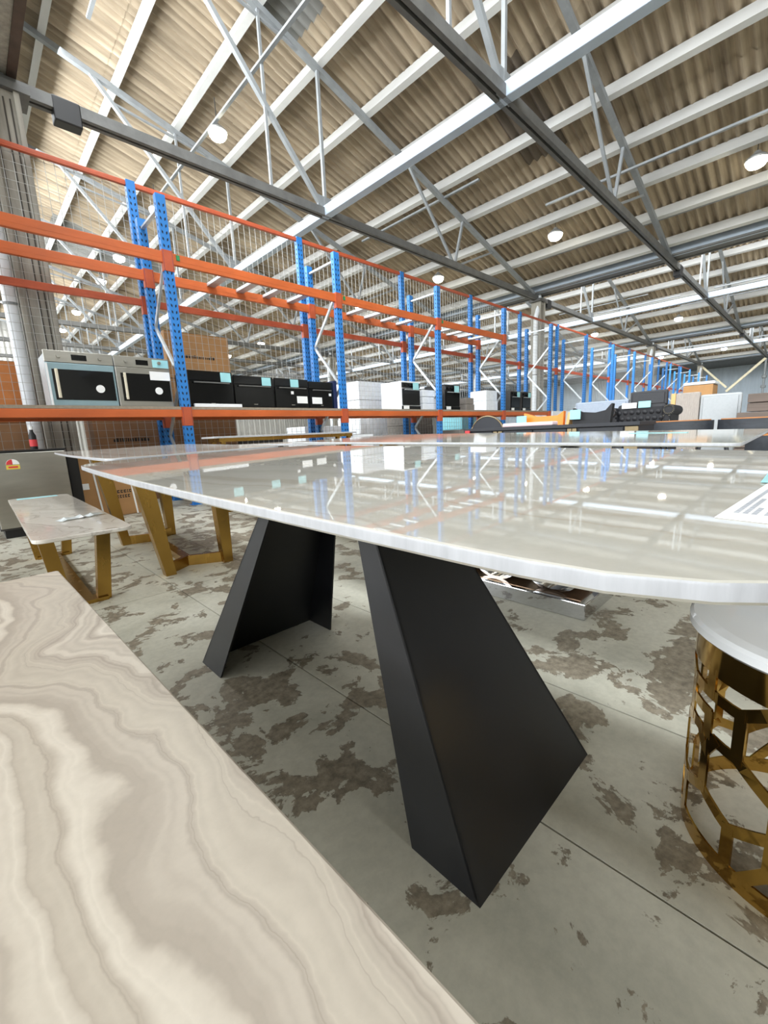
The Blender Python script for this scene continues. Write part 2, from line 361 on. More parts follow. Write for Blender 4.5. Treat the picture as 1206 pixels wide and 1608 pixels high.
for n in range(-2, 3):
    xs = X0 + n * PITCH
    root = empty('ceiling', (xs, 0, ZC), 0, ceil_labels[n], 'ceiling', kind='structure')
    root.name = 'ceiling' if n == 0 else 'ceiling_%d' % (n + 3)
    L = CX / math.cos(ANG) + .14
    if n == 0:
        me = sheet_mesh(L, SW + PIT).mesh('roof_sheet', ROOFM, True); med = me.copy(); med.materials[0] = ROOFDK; meg = me.copy(); meg.materials[0] = ROOFGR
        YS = -8.0; NYs = int((YMAX - YS) / SW)
        for c in range(NC):
            for j in range(NYs):
                x = xs + c * CX; y = YS + j * SW
                m_ = me
                if (c, j) in ((3, 11),): m_ = med
                if (c, j) in ((1, 13),): m_ = meg
                if (c, j) in ((1, 24), (1, 25), (2, 25), (1, 26), (2, 24)): m_ = meg
                o = link('roof_sheet', m_, root)
                o.location = (x - xs - .07, y, zch(x - .07, n) + .30 - ZC + (.012 if c % 2 else 0) + (.004 if j % 2 else 0)); o.rotation_euler = (0, ANG, 0)
    if True:
        mb = sheet_mesh(PITCH / math.cos(ANG) + .1, (int(((YMAX if n else YS) - YMIN) / PIT)) * PIT)
        o = mb.build('roof_sheeting', ROOFM, root, True); o['kind'] = 'stuff'
        o.location = (-.05, YMIN, zch(xs, n) + .31 - ZC); o.rotation_euler = (0, ANG, 0)
    # purlins: C sections lying across the trusses
    pm = MB()
    pm.box(-.06, -.052, YMIN, YMAX, -.12, .1).box(-.052, .06, YMIN, YMAX, -.12, -.11).box(-.047, .055, YMIN, YMAX, .09, .1).box(.047, .055, YMIN, YMAX, -.09, -.06)
    pm = pm.mesh('purlin', PURL)
    for k in range(-1, 11):
        x = 2.3 + 1.18 * k + n * PITCH
        if n < 0 and k < 5: continue
        o = link('purlin', pm, root); o.location = (x - xs, 0, zch(x, n) + .165 - ZC); o.rotation_euler = (0, ANG, 0)
    # tie beam under the trusses and thin conduits
    if n >= 0:
        MB().box(-.08, .08, YMIN, YMAX, -.09, .09, .012).build('tie_beam', BLUEW, root, loc=(4.83, 0, .02))
        for xx, y0, y1, dz in ((3.62, 5.6, 12.5, 1.95), (5.05, 4.2, 7.1, .28), (5.1, 0.2, 3.2, .3), (9.95, -2, 5.2, .95), (12.2, 0.5, 6.4, .62), (1.75, 5, 9.6, 3.0), (8.6, 6.2, 10.3, 1.45)):
            MB().box(-.03, .03, y0, y1, -.02, .02).build('conduit', STEELL, root, loc=(xx, 0, dz))
    # valley beam and gutter at the low end
    MB().tube([(0, YMIN, 0), (0, YMAX, 0)], .15, 12).build('valley_beam', BLUEW if n >= 0 else STEELD, root, True, loc=(PITCH - .25, 0, .24))
    MB().box(-.36, .10, YMIN, YMAX, .05, .08).box(-.36, -.33, YMIN, YMAX, .08, .4).build('gutter', STEELD if n >= 0 else CONC, root, loc=(PITCH, 0, .05))
    MB().box(.10, .19, YMIN, YMAX, .03, .45).build('gutter_fascia', RUST if n < 0 else STEELD, root, loc=(PITCH, 0, .05))
    # glazing on the high side
    w = empty('window_%d' % (n + 3), (xs, 0, ZC), 0, 'tall strip of roof glazing on the %s saw-tooth' % names[n], 'window', kind='structure')
    y = YMIN; pmx = MB().box(0, .012, .03, 1.97, 0, 3.5).mesh('pane', PANE); mm = MB().box(-.03, .05, -.03, .03, 0, 3.55).mesh('mullion', STEELD)
    while y < YMAX - .1:
        link('pane', pmx, w, (0, y, .5)); link('mullion', mm, w, (0, y, .45)); y += 2
    MB().box(-.06, .06, YMIN, YMAX, .4, .5).build('sill', STEELD, w); MB().box(-.06, .06, YMIN, YMAX, 4.0, 4.1).build('head', STEELD, w)

# trusses
TY = [3.37 + 3.88 * k for k in range(-2, 9)]
def truss_parts(n):
    xs = X0; xe = X0 + PITCH; z = lambda x: zch(x, 0) - ZC
    P = []
    bc = MB().bar((0, -.05, 0), (PITCH, -.05, 0), .06, .14).bar((0, .05, 0), (PITCH, .05, 0), .06, .14).bar((0, 0, .05), (PITCH, 0, .05), .1, .03)
    P.append(('bottom_chord', bc.mesh('bottom_chord', STEELD)))
    P.append(('top_chord', MB().bar((0, 0, z(xs)), (PITCH - .05, 0, z(xe) + .02), .10, .10).mesh('top_chord', STEELL)))
    B1 = 5.78 - xs; B2 = 10.0 - xs
    zz = lambda u: SL * (PITCH - u)
    def web(a, b, w): P.append(('web', MB().bar(a, b, w, w).mesh('web', STEELL)))
    web((B1, 0, 0), (B1, 0, zz(B1)), .055); web((B1, 0, 0), (2.05, 0, zz(2.05)), .075); web((4.6 - xs, 0, 0), (4.6 - xs, 0, zz(4.6 - xs)), .045)
    web((B2, 0, 0), (8.25 - xs, 0, zz(8.25 - xs)), .055); web((B2, 0, 0), (10.4 - xs, 0, zz(10.4 - xs)), .055); web((B2 + .1, 0, .02), (11.9 - xs, 0, zz(11.9 - xs)), .05)
    web((0.03, 0, 0), (0.03, 0, zz(0.03)), .10)
    web((2.4, 0, 2.79), (4.4, 0, 2.52), .04)
    P.append(('gusset', MB().box(B1 - .18, B1 + .15, -.012, .012, -.05, .3).mesh('gusset', STEELL)))
    return P
TP = truss_parts(0)
ordn = ['nearest', 'second', 'third', 'fourth', 'fifth', 'sixth', 'seventh', 'eighth', 'ninth', 'tenth', 'eleventh']
bayname = ['overhead roof bay', 'middle roof bay', 'far roof bay']
for n in range(3):
    for i, y in enumerate(TY):
        t = empty('roof_truss', (X0 + n * PITCH, y, ZC), 0, 'steel lattice roof truss, %s from the viewer in the %s' % (ordn[i], bayname[n]), 'truss', 'saw-tooth roof trusses', 'structure')
        for nm, me in TP: link(nm, me, t)
        if y == TY[3] or y == TY[2] and n > 0:
            MB().box(.52, .82, -.09, .09, -.2, .08, .015).build('sleeve', GASK, t)

# columns with downpipes
def column(x, y, label, pipe=True):
    c = empty('column', (x, y, 0), 0, label, 'column', 'steel columns under the roof valleys', 'structure')
    MB().box(-.16, .16, -.13, .13, 0, ZC - .05, .012).build('shaft', CONC, c)
    for dx in (-.09, .02, .085): MB().box(dx - .008, dx + .008, -.134, -.128, .05, ZC - .2).build('groove', CONCD, c)
    for dx in (-.15, .15): MB().box(dx - .028, dx + .028, -.17, .17, 0, ZC - .05, .008).build('flange', CONC, c)
    MB().box(-.28, .28, -.2, .2, ZC - .12, ZC - .04).build('cap_plate', STEELD, c)
    if pipe:
        MB().tube([(-.26, -.05, .1), (-.26, -.05, ZC - .75), (-.25, -.05, ZC - .6), (-.12, -.06, ZC - .32), (-.08, -.06, ZC - .15), (-.08, -.06, ZC + .1)], .075, 14).build('downpipe', PIPE, c, True)
        for z in (1.2, 2.6, 3.9): MB().lathe([(.082, 0), (.082, .03)], (-.26, -.05, z), 14).build('pipe_bracket', STEELL, c)
    return c
clab = ['grey column with white downpipe behind the pair of stainless ovens', 'grey column with white elbow downpipe in the middle of the rack line', 'grey column farther down the rack line, under the second valley beam', 'farthest grey column of the rack line by the end wall']
for k in range(4): column(X0 + k * PITCH, 7.25, clab[k])
for k in range(1, 4): column(X0 + k * PITCH, 18.89, 'grey column deep behind the racks, %s from the left wall' % ['first', 'second', 'third'][k - 1])
# far end: props, wall, canopy
pr = empty('prop_post', (X0 + 3 * PITCH, 3.37, 0), 0, 'thin white post with pipe fittings under the farthest truss', 'post', None, 'structure')
MB().tube([(0, 0, 0), (0, 0, ZC - .1)], .07, 10).build('pole', STEELL, pr, True)
for z in (2.9, 3.6): MB().lathe([(.06, 0), (.16, .04), (.16, .2), (.06, .24)], (0, 0, z), 10).build('fitting', STEELL, pr, True)
kb = MB().bar((0, -.1, 0), (0, 2.0, -2.15), .16, .16).build('knee_brace', CREAM, None, loc=(X0 + 3 * PITCH, 3.5, ZC - .1)); tag(kb, 'cream diagonal brace leaning off the thin white post', 'brace', kind='structure')
kb = MB().bar((0, 0, 0), (0, -1.6, -1.7), .13, .13).build('knee_brace', CREAM, None, loc=(X0 + 3 * PITCH, 7.1, ZC - .25)); tag(kb, 'cream diagonal brace leaning off the farthest rack line column', 'brace', kind='structure')
def sheet_wall(name, label, p0, p1, z0, z1, mat, parts):
    """ribbed steel sheet wall between two floor points"""
    p0 = Vector((p0[0], p0[1], 0)); p1 = Vector((p1[0], p1[1], 0)); d = (p1 - p0); Ln = d.length; d.normalize(); nrm = Vector((-d.y, d.x, 0))
    root = empty(name, (0, 0, 0), 0, label, 'wall', None, 'structure')
    k = int(Ln / parts); w = Ln / k
    mb = MB(); m = int(w / .25); v = []; f = []
    for i in range(m * 2 + 1):
        t = w * i / (m * 2); off = .035 if i % 2 else 0
        v += [d * t + nrm * off + Vector((0, 0, z0)), d * t + nrm * off + Vector((0, 0, z1))]
    for i in range(m * 2): f.append((2 * i, 2 * i + 2, 2 * i + 3, 2 * i + 1))
    mb.add(v, f); me = mb.mesh('wall_panel', mat)
    for i in range(k): link('wall_panel', me, root, p0 + d * w * i)
    return root
sheet_wall('wall_right', 'pale blue grey ribbed sheet wall at the far right end', (XW, YMAX), (XW, YW0), 0, 5.4, BLUEWALL, 4.0)
sheet_wall('wall_back', 'white ribbed gable wall far behind the racks', (XW, YMAX), (X0 - 2 * PITCH, YMAX), 0, 9.5, WHITEWALL, 4.4)
sheet_wall('wall_front', 'ribbed sheet wall far behind the viewer', (X0 - 2 * PITCH, YMIN), (XW, YMIN), 0, 9.5, WHITEWALL, 4.4)
sheet_wall('wall_left', 'ribbed sheet wall at the far left behind the viewer', (X0 - 2 * PITCH, YMAX), (X0 - 2 * PITCH, YMIN), 0, 5.5, WHITEWALL, 4.0)
o = MB().bar((X0 + 3 * PITCH + .4, (YMIN + YMAX) / 2, 5.75), (XW + .3, (YMIN + YMAX) / 2, 5.2), YMAX - YMIN, .12).build('canopy', STEELD); tag(o, 'dark low canopy roof above the far end wall', 'roof', kind='structure')
o = MB().box(XW - .4, XW - .1, 1.6, 1.9, 0, 5.2).build('trim_1', RUST); tag(o, 'dark brown post on the far end wall', 'post', kind='structure')

# ---------------------------------------------------------------- pendant lamps
def lamp_proto():
    r = empty('pendant_lamp')
    MB().tube([(0, 0, .12), (0, 0, .62)], .008, 6).build('cord', CABLE, r)
    MB().lathe([(.05, .16), (.07, .12), (.11, .10), (.17, .05), (.19, .03), (.19, .0)], (0, 0, 0), 20).build('housing', LAMPB, r, True)
    MB().lathe([(.17, -.004), (.165, -.05), (.13, -.1), (.07, -.13), (.01, -.138)], (0, 0, 0), 20).build('lens', LAMPG, r, True)
    return r
LP = None
rows = [(4.66, H + 6.12, [9.17, 13.05, 16.93, 19.6, 24.6, 28.6], 'left row nearest the columns'),
        (11.8, H + 4.87, [1.41, 5.36, 9.2, 13.05, 16.9, 20.8, 24.7], 'row below the overhead roof slope'),
        (25.65, H + 4.86, [5.42, 9.28, 13.1, 17.0], 'row of the middle roof bay'),
        (39.5, H + 4.88, [1.5, 5.46, 9.3], 'row of the far roof bay')]
for x, z, ys, nm in rows:
    for i, y in enumerate(ys):
        lb = 'lit round pendant lamp, %s of the %s' % (ordn[i], nm)
        if LP is None: LP = lamp_proto(); o = LP; o.location = (x, y, z)
        else: o = dup(LP, (x, y, z))
        tag(o, lb, 'lamp', 'lit warehouse pendant lamps')

# ---------------------------------------------------------------- pallet racks
BAY = 2.68; XF = 2.155; YF, YR, YT = 5.9, 6.66, 6.9
HU = H + 2.95; HT = H + 3.5; ZU = 3.09; ZL = 1.215
def upright_mesh(h):
    m = MB().box(-.055, .055, -.04, -.036, 0, h).box(-.055, -.051, -.036, .04, 0, h).box(.051, .055, -.036, .04, 0, h).box(-.03, -.051, .036, .04, 0, h).box(.03, .051, .036, .04, 0, h)
    return m.mesh('upright', BLUE)
def slots_mesh(h):
    m = MB(); z = .1
    while z < h - .1:
        for sx in (-.025, .025):
            s = .012 if sx > 0 else -.012
            m.prism([(sx - .009, -.0412, z - .015 - s * .6), (sx + .009, -.0412, z - .015 + s * .6), (sx + .009, -.0412, z + .015 + s * .6), (sx - .009, -.0412, z + .015 - s * .6)], (0, .0006, 0))
        m.prism([(-.0556, -.012, z - .012), (-.0556, .008, z - .002), (-.0556, .008, z + .026), (-.0556, -.012, z + .016)], (.0005, 0, 0))
        z += .076
    return m.mesh('slots', SLOT)
UM, UT = upright_mesh(HU), upright_mesh(HT); SM, STM = slots_mesh(HU), slots_mesh(HT)
FOOT = MB().box(-.08, .08, -.06, .06, 0, .008).mesh('foot_plate', BLUE)
CONN = MB().box(-.05, .05, -.048, -.04, -.16, .08).box(-.062, -.054, -.048, .02, -.16, .08).box(.054, .062, -.048, .02, -.16, .08).mesh('beam_connector', ORED)
def beam_mesh(L, hgt, mat): return MB().box(0, L, -.025, .025, -hgt / 2, hgt / 2, .006).box(0, L, -.0265, -.0245, -hgt * .12, hgt * .12).mesh('beam', mat)
BU, BL_, BT, RT = beam_mesh(BAY - .11, .13, ORANGE), beam_mesh(BAY - .11, .095, ORANGE), beam_mesh(BAY - .11, .09, ORED), beam_mesh(BAY - .11, .06, ORED)
def brace_mesh():
    m = MB(); z = .2; s = 0; a, b = .04, YR - YF - .04
    out = []
    while z + .74 < HU - .05:
        p = (0, a if s == 0 else b, z); q = (0, b if s == 0 else a, z + .74); out.append(MB().bar(p, q, .045, .028, (1, 0, 0)).mesh('diagonal_brace', GALV)); z += .74; s ^= 1
    return out
BRM = brace_mesh()
HBR = MB().bar((0, .04, 0), (0, YR - YF - .04, 0), .045, .028).mesh('horizontal_brace', GALV)
def up(root, k, y, tall=False, conns=()):
    u = link('upright', UT if tall else UM, root, (XF + BAY * k, y, 0))
    if -1 <= k < 8: link('slots', STM if tall else SM, u)['kind'] = 'stuff'
    link('foot_plate', FOOT, u)
    for z in conns: link('beam_connector', CONN, u, (0, 0, z))
    return u
def rack(label, k0, k1, shelf_to, upto):
    r = empty('pallet_rack', (0, 0, 0), 0, label, 'rack')
    for k in range(k0, k1 + 1):
        cz = []
        if k <= upto: cz.append(ZU)
        if k <= shelf_to: cz.append(ZL)
        up(r, k, YF, False, cz); up(r, k, YR, False, cz)
        for m in BRM: link('diagonal_brace', m, r, (XF + BAY * k, YF, 0))
        for z in (.2, HU - .12): link('horizontal_brace', HBR, r, (XF + BAY * k, YF, z))
        if k < k1:
            x = XF + BAY * k + .055
            for y in (YF, YR):
                if k < upto: link('beam', BU, r, (x, y, ZU))
                if k < shelf_to: link('beam', BL_, r, (x, y, ZL))
            if k < shelf_to:
                for j in range(4):
                    yy = YF - .02 + j * .2; MB().box(x, x + BAY - .115, yy, yy + .192, ZL + .05, ZL + .085).build('shelf_plank', BOARD, r)
            if 0 <= k < upto:
                for j in range(4):
                    xx = x + BAY * (.3 + .17 * j); MB().box(xx - .06, xx + .06, YF + .03, YR - .03, -.02, .02).build('deck_bar', GALV, r, loc=(0, 0, ZU + .04))
                MB().box(-.02, .02, -.04, -.028, -.03, .03).build('safety_clip', GREEN, r, loc=(x + .07, YF, ZU + .02))
    return r
RA = rack('blue and orange pallet rack with a shelf of ovens along it', -1, 4, 4, 3)
RB = rack('bare blue rack frames with zigzag bracing beyond the white downpipe', 5, 13, -9, -9)
FN = empty('mesh_backed_rack', (0, 0, 0), 0, 'tall blue posts with orange rails and wire mesh behind the oven rack', 'rack')
def mesh_panel():
    m = MB(); x0, x1 = .06, BAY - .06; z = .15
    while z < HT - .08: m.box(x0, x1, -.0015, .0015, z - .0018, z + .0018); z += .1
    x = x0
    while x < x1: m.box(x - .0026, x + .0026, -.0045, .0005, .12, HT - .05); x += .1
    return m.mesh('mesh_panel', WIRE)
MP = mesh_panel()
for k in range(-1, 14):
    up(FN, k, YT, True, (2.8,))
    if k < 13:
        x = XF + BAY * k + .055
        link('rail', RT, FN, (x, YT, HT - .04)); link('beam', BT, FN, (x, YT, 2.8))
        if k < 10: o = link('mesh_panel', MP, FN, (XF + BAY * k, YT + .045, 0)); o['kind'] = 'stuff'

# ---------------------------------------------------------------- goods on the rack
ZS = ZL + .085
def plate(name, x0, x1, z0, z1, y, mat, par, t=.004, b=0): return MB().box(x0, x1, y - t, y, z0, z1, b).build(name, mat, par)
def oven_steel(x, w, label, film, tagged):
    o = empty('wall_oven', (x, 6.0, ZS), 0, label, 'oven', 'ovens on the rack shelf'); h = .6
    MB().box(.015, w - .015, .03, .55, .0, h - .02).build('body', GALV, o)
    MB().box(0, w, 0, .03, h - .125, h, .004).build('control_panel', STEEL, o)
    plate('display', w * .38, w * .6, h - .095, h - .035, -.0005, GLASSB, o)
    for kx in (.2, .8): MB().tube([(w * kx, 0, h - .06), (w * kx, -.03, h - .06)], .02, 12).build('knob', STEEL, o, True)
    d = MB().box(0, w, -.005, .03, .005, h - .13, .006).build('door', STEELB if film else STEEL, o)
    plate('glass', .05, w - .02, .07, h - .2, -.006, GLASSB, d)
    MB().box(.07, .10, -.05, -.035, .085, h - .2, .006).box(.075, .095, -.036, -.004, .11, .13).box(.075, .095, -.036, -.004, h - .25, h - .23).build('handle', M('pale handle', (222, 214, 192), .4, .2), d)
    MB().tube([(w * .74, -.010, .2), (w * .74, -.0125, .2)], .045, 16).build('round_sticker', PAPER, d)
    if film: plate('edge_strip', 0, .02, .01, h - .14, -.007, WHITEA, d)
    if tagged:
        plate('price_tag', w * .68, w * .98, h - .115, h - .02, -.003, TEAL, o); plate('paper_label', w * .6, w * .98, h - .27, h - .165, -.012, PAPER, d)
    return o
oven_steel(.765, .655, 'stainless wall oven with bluish film frame beside the column', True, False)
oven_steel(1.43, .62, 'stainless wall oven with cyan tag next to the blue upright', False, True)
def oven_black(x, w, h, label, tg=None, pl=None, st=None, strip=None):
    o = empty('built_in_oven', (x, 6.0, ZS), 0, label, 'oven', 'black built-in ovens on the rack shelf')
    MB().box(.012, w - .012, .025, .5, 0, h - .01).build('body', DARKB, o)
    MB().box(0, w, 0, .025, h * .74, h, .004).build('control_panel', GLASSD, o)
    d = MB().box(0, w, -.004, .025, .02, h * .73, .004).build('door', GLASSB, o)
    MB().box(.06, w - .06, -.045, -.03, h * .66, h * .70, .005).box(.07, .09, -.03, -.004, h * .665, h * .695).box(w - .09, w - .07, -.03, -.004, h * .665, h * .695).build('handle', STEELD, d)
    plate('emblem', w * .45, w * .55, .05, .062, -.005, STEEL, d, .001)
    if tg: plate('price_tag', w * tg, w * tg + .15, h * .72, h * .98, -.006, TEAL, o)
    if pl: plate('paper_label', w * pl, w * pl + .2, h * .18, h * .42, -.006, PAPER, d)
    if st: plate('small_sticker', w * st, w * st + .05, h * .48, h * .58, -.006, PAPER, d)
    return o
oven_black(2.27, .62, .49, 'black glass oven beside the blue upright, on a white panel', .72)
o = MB().box(2.28, 2.95, 5.89, 5.935, ZS, ZS + .045, .004).build('trim_panel', WHITEA); tag(o, 'white panel lying at the shelf edge before the first black oven', 'panel')
oven_black(2.91, .63, .46, 'black glass oven, second of the four in the row', .7)
oven_black(3.57, .62, .46, 'black glass oven with white label, third of the four', .45, .62, .45)
oven_black(4.2, .50, .44, 'narrow black oven with white label beside a blue edged carton', None, .1, .8)
o = MB().box(4.705, 4.772, 5.98, 6.4, ZS, ZS + .47, .003).build('carton', M('navy print', (24, 36, 74), .6)); tag(o, 'narrow dark blue carton at the end of the black ovens', 'carton')
def cooker(x, w, h, label, sidem, frontm, tagged=True, dpth=.6, y=5.97):
    o = empty('cooker', (x, y, ZS), 0, label, 'cooker', 'freestanding cookers on the rack shelf')
    MB().box(0, w, .02, dpth, 0, h - .03, .004).build('body', sidem, o)
    MB().box(-.005, w + .005, 0, dpth, h - .03, h, .006).build('hob_top', sidem, o)
    MB().box(.02, w - .02, -.004, .02, h * .16, h * .74, .004).build('door', frontm, o)
    MB().box(.01, w - .01, 0, .02, h * .77, h - .035, .003).build('control_panel', frontm, o)
    for i in range(4): MB().tube([(w * (.2 + .2 * i), 0, h * .86), (w * (.2 + .2 * i), -.025, h * .86)], .018, 10).build('knob', GASK, o, True)
    MB().box(.06, w - .06, -.04, -.028, h * .68, h * .71, .004).box(.07, .085, -.028, -.004, h * .685, h * .705).box(w - .085, w - .07, -.028, -.004, h * .685, h * .705).build('handle', GALV, o)
    MB().box(0, w, -.002, .02, .0, h * .13, .003).build('drawer', frontm, o)
    if tagged: plate('price_tag', w * .5, w * .82, h * .7, h * .95, -.045, TEAL, o, .002); plate('paper_label', w * .05, w * .35, h * .02, h * .14, -.006, PAPER, o, .002)
    return o
cooker(6.42, .56, .56, 'white sided cooker with black door on the oven shelf', WHITEA, GLASSD)
cooker(7.83, .56, .56, 'black cooker with paper labels next to the second blue upright', DARKB, GLASSB)
cooker(10.72, .5, .52, 'black cooker with cyan tag, left of the far pair', DARKB, GLASSB)
cooker(11.35, .5, .52, 'black cooker with cyan tag, right of the far pair', DARKB, GLASSB)
def wrapped(x0, x1, y0, y1, z0, z1, mat, label, cat='parcel', nm='wrapped_parcel', layers=3):
    o = empty(nm, ((x0 + x1) / 2, (y0 + y1) / 2, z0), 0, label, cat); hx, hy = (x1 - x0) / 2, (y1 - y0) / 2; dz = (z1 - z0) / layers
    for i in range(layers):
        j = .012 * (i % 2); MB().box(-hx + j, hx - j, -hy + j, hy - j, dz * i, dz * (i + 1) - .004, .012).build('layer', mat, o)
    return o
wrapped(7.12, 7.72, 6.02, 6.45, ZS, ZS + .42, WRAP, 'white wrapped parcel between the white and the black cooker', layers=3)
wrapped(9.55, 10.1, 6.0, 6.5, ZS, ZS + .5, WRAP, 'white plastic wrapped parcel left of the far pair of cookers', layers=2)
wrapped(8.75, 9.1, 6.05, 6.45, ZS, ZS + .3, GREYB, 'grey carton on the shelf right of the labelled black cooker', 'carton', 'carton', 2)

def carton(name, x0, x1, y0, y1, z0, z1, mat, label, print_=False, rz=0, group=None, tape=True):
    o = empty(name, ((x0 + x1) / 2, (y0 + y1) / 2, z0), rz, label, 'box', group); hx, hy, h = (x1 - x0) / 2, (y1 - y0) / 2, z1 - z0
    MB().box(-hx, hx, -hy, hy, 0, h, .006).build('body', mat, o)
    if tape:
        MB().box(-hx - .001, hx + .001, -.03, .03, h, h + .002).build('tape', TAPE, o)
        MB().box(-hx + .01, hx - .01, -hy - .0015, -hy, h - .006, h - .002).build('flap_seam', INK, o)
    if print_:
        m = MB(); r2 = random.Random(int(x0 * 100)); x = -hx * .5
        while x < hx * .5:
            w = r2.uniform(.012, .035); m.box(x, x + w, -hy - .002, -hy, h * .45, h * .45 + r2.uniform(.03, .055)); x += w + .012
        m.build('print', INK, o)
    return o
# stacks of cartons behind the mesh
z = 0
for i, (hh, lb) in enumerate(((.78, 'lowest'), (.5, 'second'), (.55, 'third'), (.7, 'topmost'))):
    carton('carton', 2.42, 3.42, 7.12, 7.9, z, z + hh - .004, CARD2 if i < 2 else CARD, 'brown carton, %s in the tall stack behind the mesh' % lb, i == 3, 0, 'tall carton stack behind the mesh'); z += hh
z = 0
for i, (hh, lb) in enumerate(((.62, 'lower'), (.6, 'upper'))):
    carton('carton', 1.32, 2.2, 7.1, 7.7, z, z + hh - .004, CARD2, 'wide brown carton, %s of two below the stainless ovens' % lb, i == 1, 0, 'carton pair below the ovens'); z += hh
carton('carton', 3.55, 4.3, 7.1, 7.8, 0, .85, DARKB, 'dark grey carton behind the mesh below the black ovens', False)
carton('carton', -.3, .72, 7.5, 8.1, 1.2, 1.98, CARDO, 'orange brown carton left of the column behind the mesh', False)
carton('carton', -.35, .70, 7.48, 8.15, 0, 1.196, CARD2, 'large brown carton under the orange brown carton', False)
wrapped(6.35, 7.2, 7.2, 8.0, 0, 2.0, WRAP, 'tall white wrapped pallet load behind the mesh', 'pallet load', 'wrapped_pallet', 5)
wrapped(7.9, 8.9, 7.2, 8.0, 0, 1.35, GREYB, 'grey carton pallet load behind the mesh', 'pallet load', 'wrapped_pallet', 4)
wrapped(10.2, 11.2, 7.2, 8.0, 0, 1.3, AQUA, 'aqua wrapped pallet load behind the mesh', 'pallet load', 'wrapped_pallet', 3)
wrapped(4.95, 5.9, 7.3, 8.0, 0, 1.05, WRAP, 'low white wrapped load behind the mesh right of the ovens', 'pallet load', 'wrapped_pallet', 3)
for i, (x, w, hh, mt, lb) in enumerate(((5.1, .5, .85, WRAP, 'white wrapped box under the shelf right of the black ovens'), (7.62, .6, .75, DARKB, 'dark carton under the shelf below the wrapped parcel'), (8.4, .9, .85, GREYB, 'grey carton under the shelf before the third upright'), (9.35, .5, .8, GREYB, 'grey carton under the shelf left of the aqua crate'), (2.35, .6, .72, CARD2, 'brown carton under the shelf right of the first upright'), (3.1, .5, .7, CARD2, 'brown carton under the shelf below the first black oven'))):
    carton('carton', x, x + w, 6.0, 6.6, 0, hh, mt, lb)
wrapped(9.9, 10.1, 6.05, 6.55, 0, .9, AQUA, 'aqua crate under the shelf', 'crate', 'crate', 3)
# more stock down the aisle, partly hidden by the furniture
r3 = random.Random(11)
for i in range(9):
    x = 13.4 + i * 2.68; m_ = (WRAP, GREYB, CARD, WHITEA)[i % 4]; 
    wrapped(x, x + 1.1 + r3.random() * .7, 6.0, 6.6, 0, 1.0 + r3.random() * .55, m_, '%s stock load, %s along the bare rack frames' % (('white wrapped', 'grey carton', 'brown carton', 'white boxed')[i % 4], ordn[i]), 'pallet load', 'stock_load', 3)

# floor goods under the first rack bay
d = empty('dishwasher', (.12, 5.35, 0), 0, 'stainless dishwasher with energy rating sticker under the rack', 'dishwasher')
MB().box(0, .6, .03, .6, .08, .82).build('body', DARKB, d); MB().box(-.004, .604, -.0, .6, .82, .838, .004).build('top_panel', GASK, d)
dr = MB().box(.003, .597, 0, .03, .1, .815, .006).build('door', STEEL, d); MB().box(.03, .57, .05, .58, 0, .08).build('plinth', GASK, d)
st = MB().box(.13, .23, -.002, 0, .66, .70).build('rating_sticker', YELL, dr)
m = MB(); pts = [(.18 + .05 * math.cos(math.pi * k / 12), -.002, .705 + .05 * math.sin(math.pi * k / 12)) for k in range(13)]; m.prism(pts, (0, .0015, 0)); m.build('rating_dial', PAPER, dr)
m = MB(); pts = [(.18, -.0025, .705)] + [(.18 + .048 * math.cos(math.pi * k / 12), -.0025, .705 + .048 * math.sin(math.pi * k / 12)) for k in range(6, 13)]; m.prism(pts, (0, .001, 0)); m.build('rating_sector', REDS, dr)
MB().box(.145, .215, -.003, -.002, .672, .688).build('rating_text', REDS, dr)
b = empty('bottle', (.52, 5.75, .838), 0, 'small dark bottle with bright red band on the dishwasher', 'bottle')
MB().lathe([(.03, 0), (.032, .02), (.032, .14), (.015, .18), (.015, .21)], n=14).build('body', GASK, b, True); MB().lathe([(.0335, .03), (.0335, .1)], n=14).build('band', REDS, b, True); MB().lathe([(.017, .2), (.017, .235)], n=12).build('cap', PAPER, b)
o = MB().box(.73, .83, 5.45, 6.0, 0, .80, .01).build('panel_box', GASK); tag(o, 'narrow black box standing right of the dishwasher', 'box')
c = empty('flat_carton', (.86, 5.9, 0), 0, 'tall tan flat-pack carton with black print and white straps', 'box')
MB().box(0, .72, 0, .12, 0, .8, .005).build('body', CARD, c)
for xa in (.2, .56): MB().bar((xa, -.003, .0), (xa - .06, -.003, .8), .004, .018, (1, 0, 0)).build('strap', PAPER, c)
m = MB(); r2 = random.Random(5)
for row, (zz, xa, xb) in enumerate(((.27, .27, .55), (.21, .3, .5))):
    x = xa
    while x < xb:
        w = r2.uniform(.012, .028); m.box(x, x + w * .4, -.002, 0, zz, zz + .036).box(x + w * .4, x + w, -.002, 0, zz, zz + .012).box(x + w * .4, x + w, -.002, 0, zz + .024, zz + .036); x += w + .01
m.build('print', INK, c); MB().box(.02, .1, -.002, 0, .35, .42).build('sticker', PAPER, c)

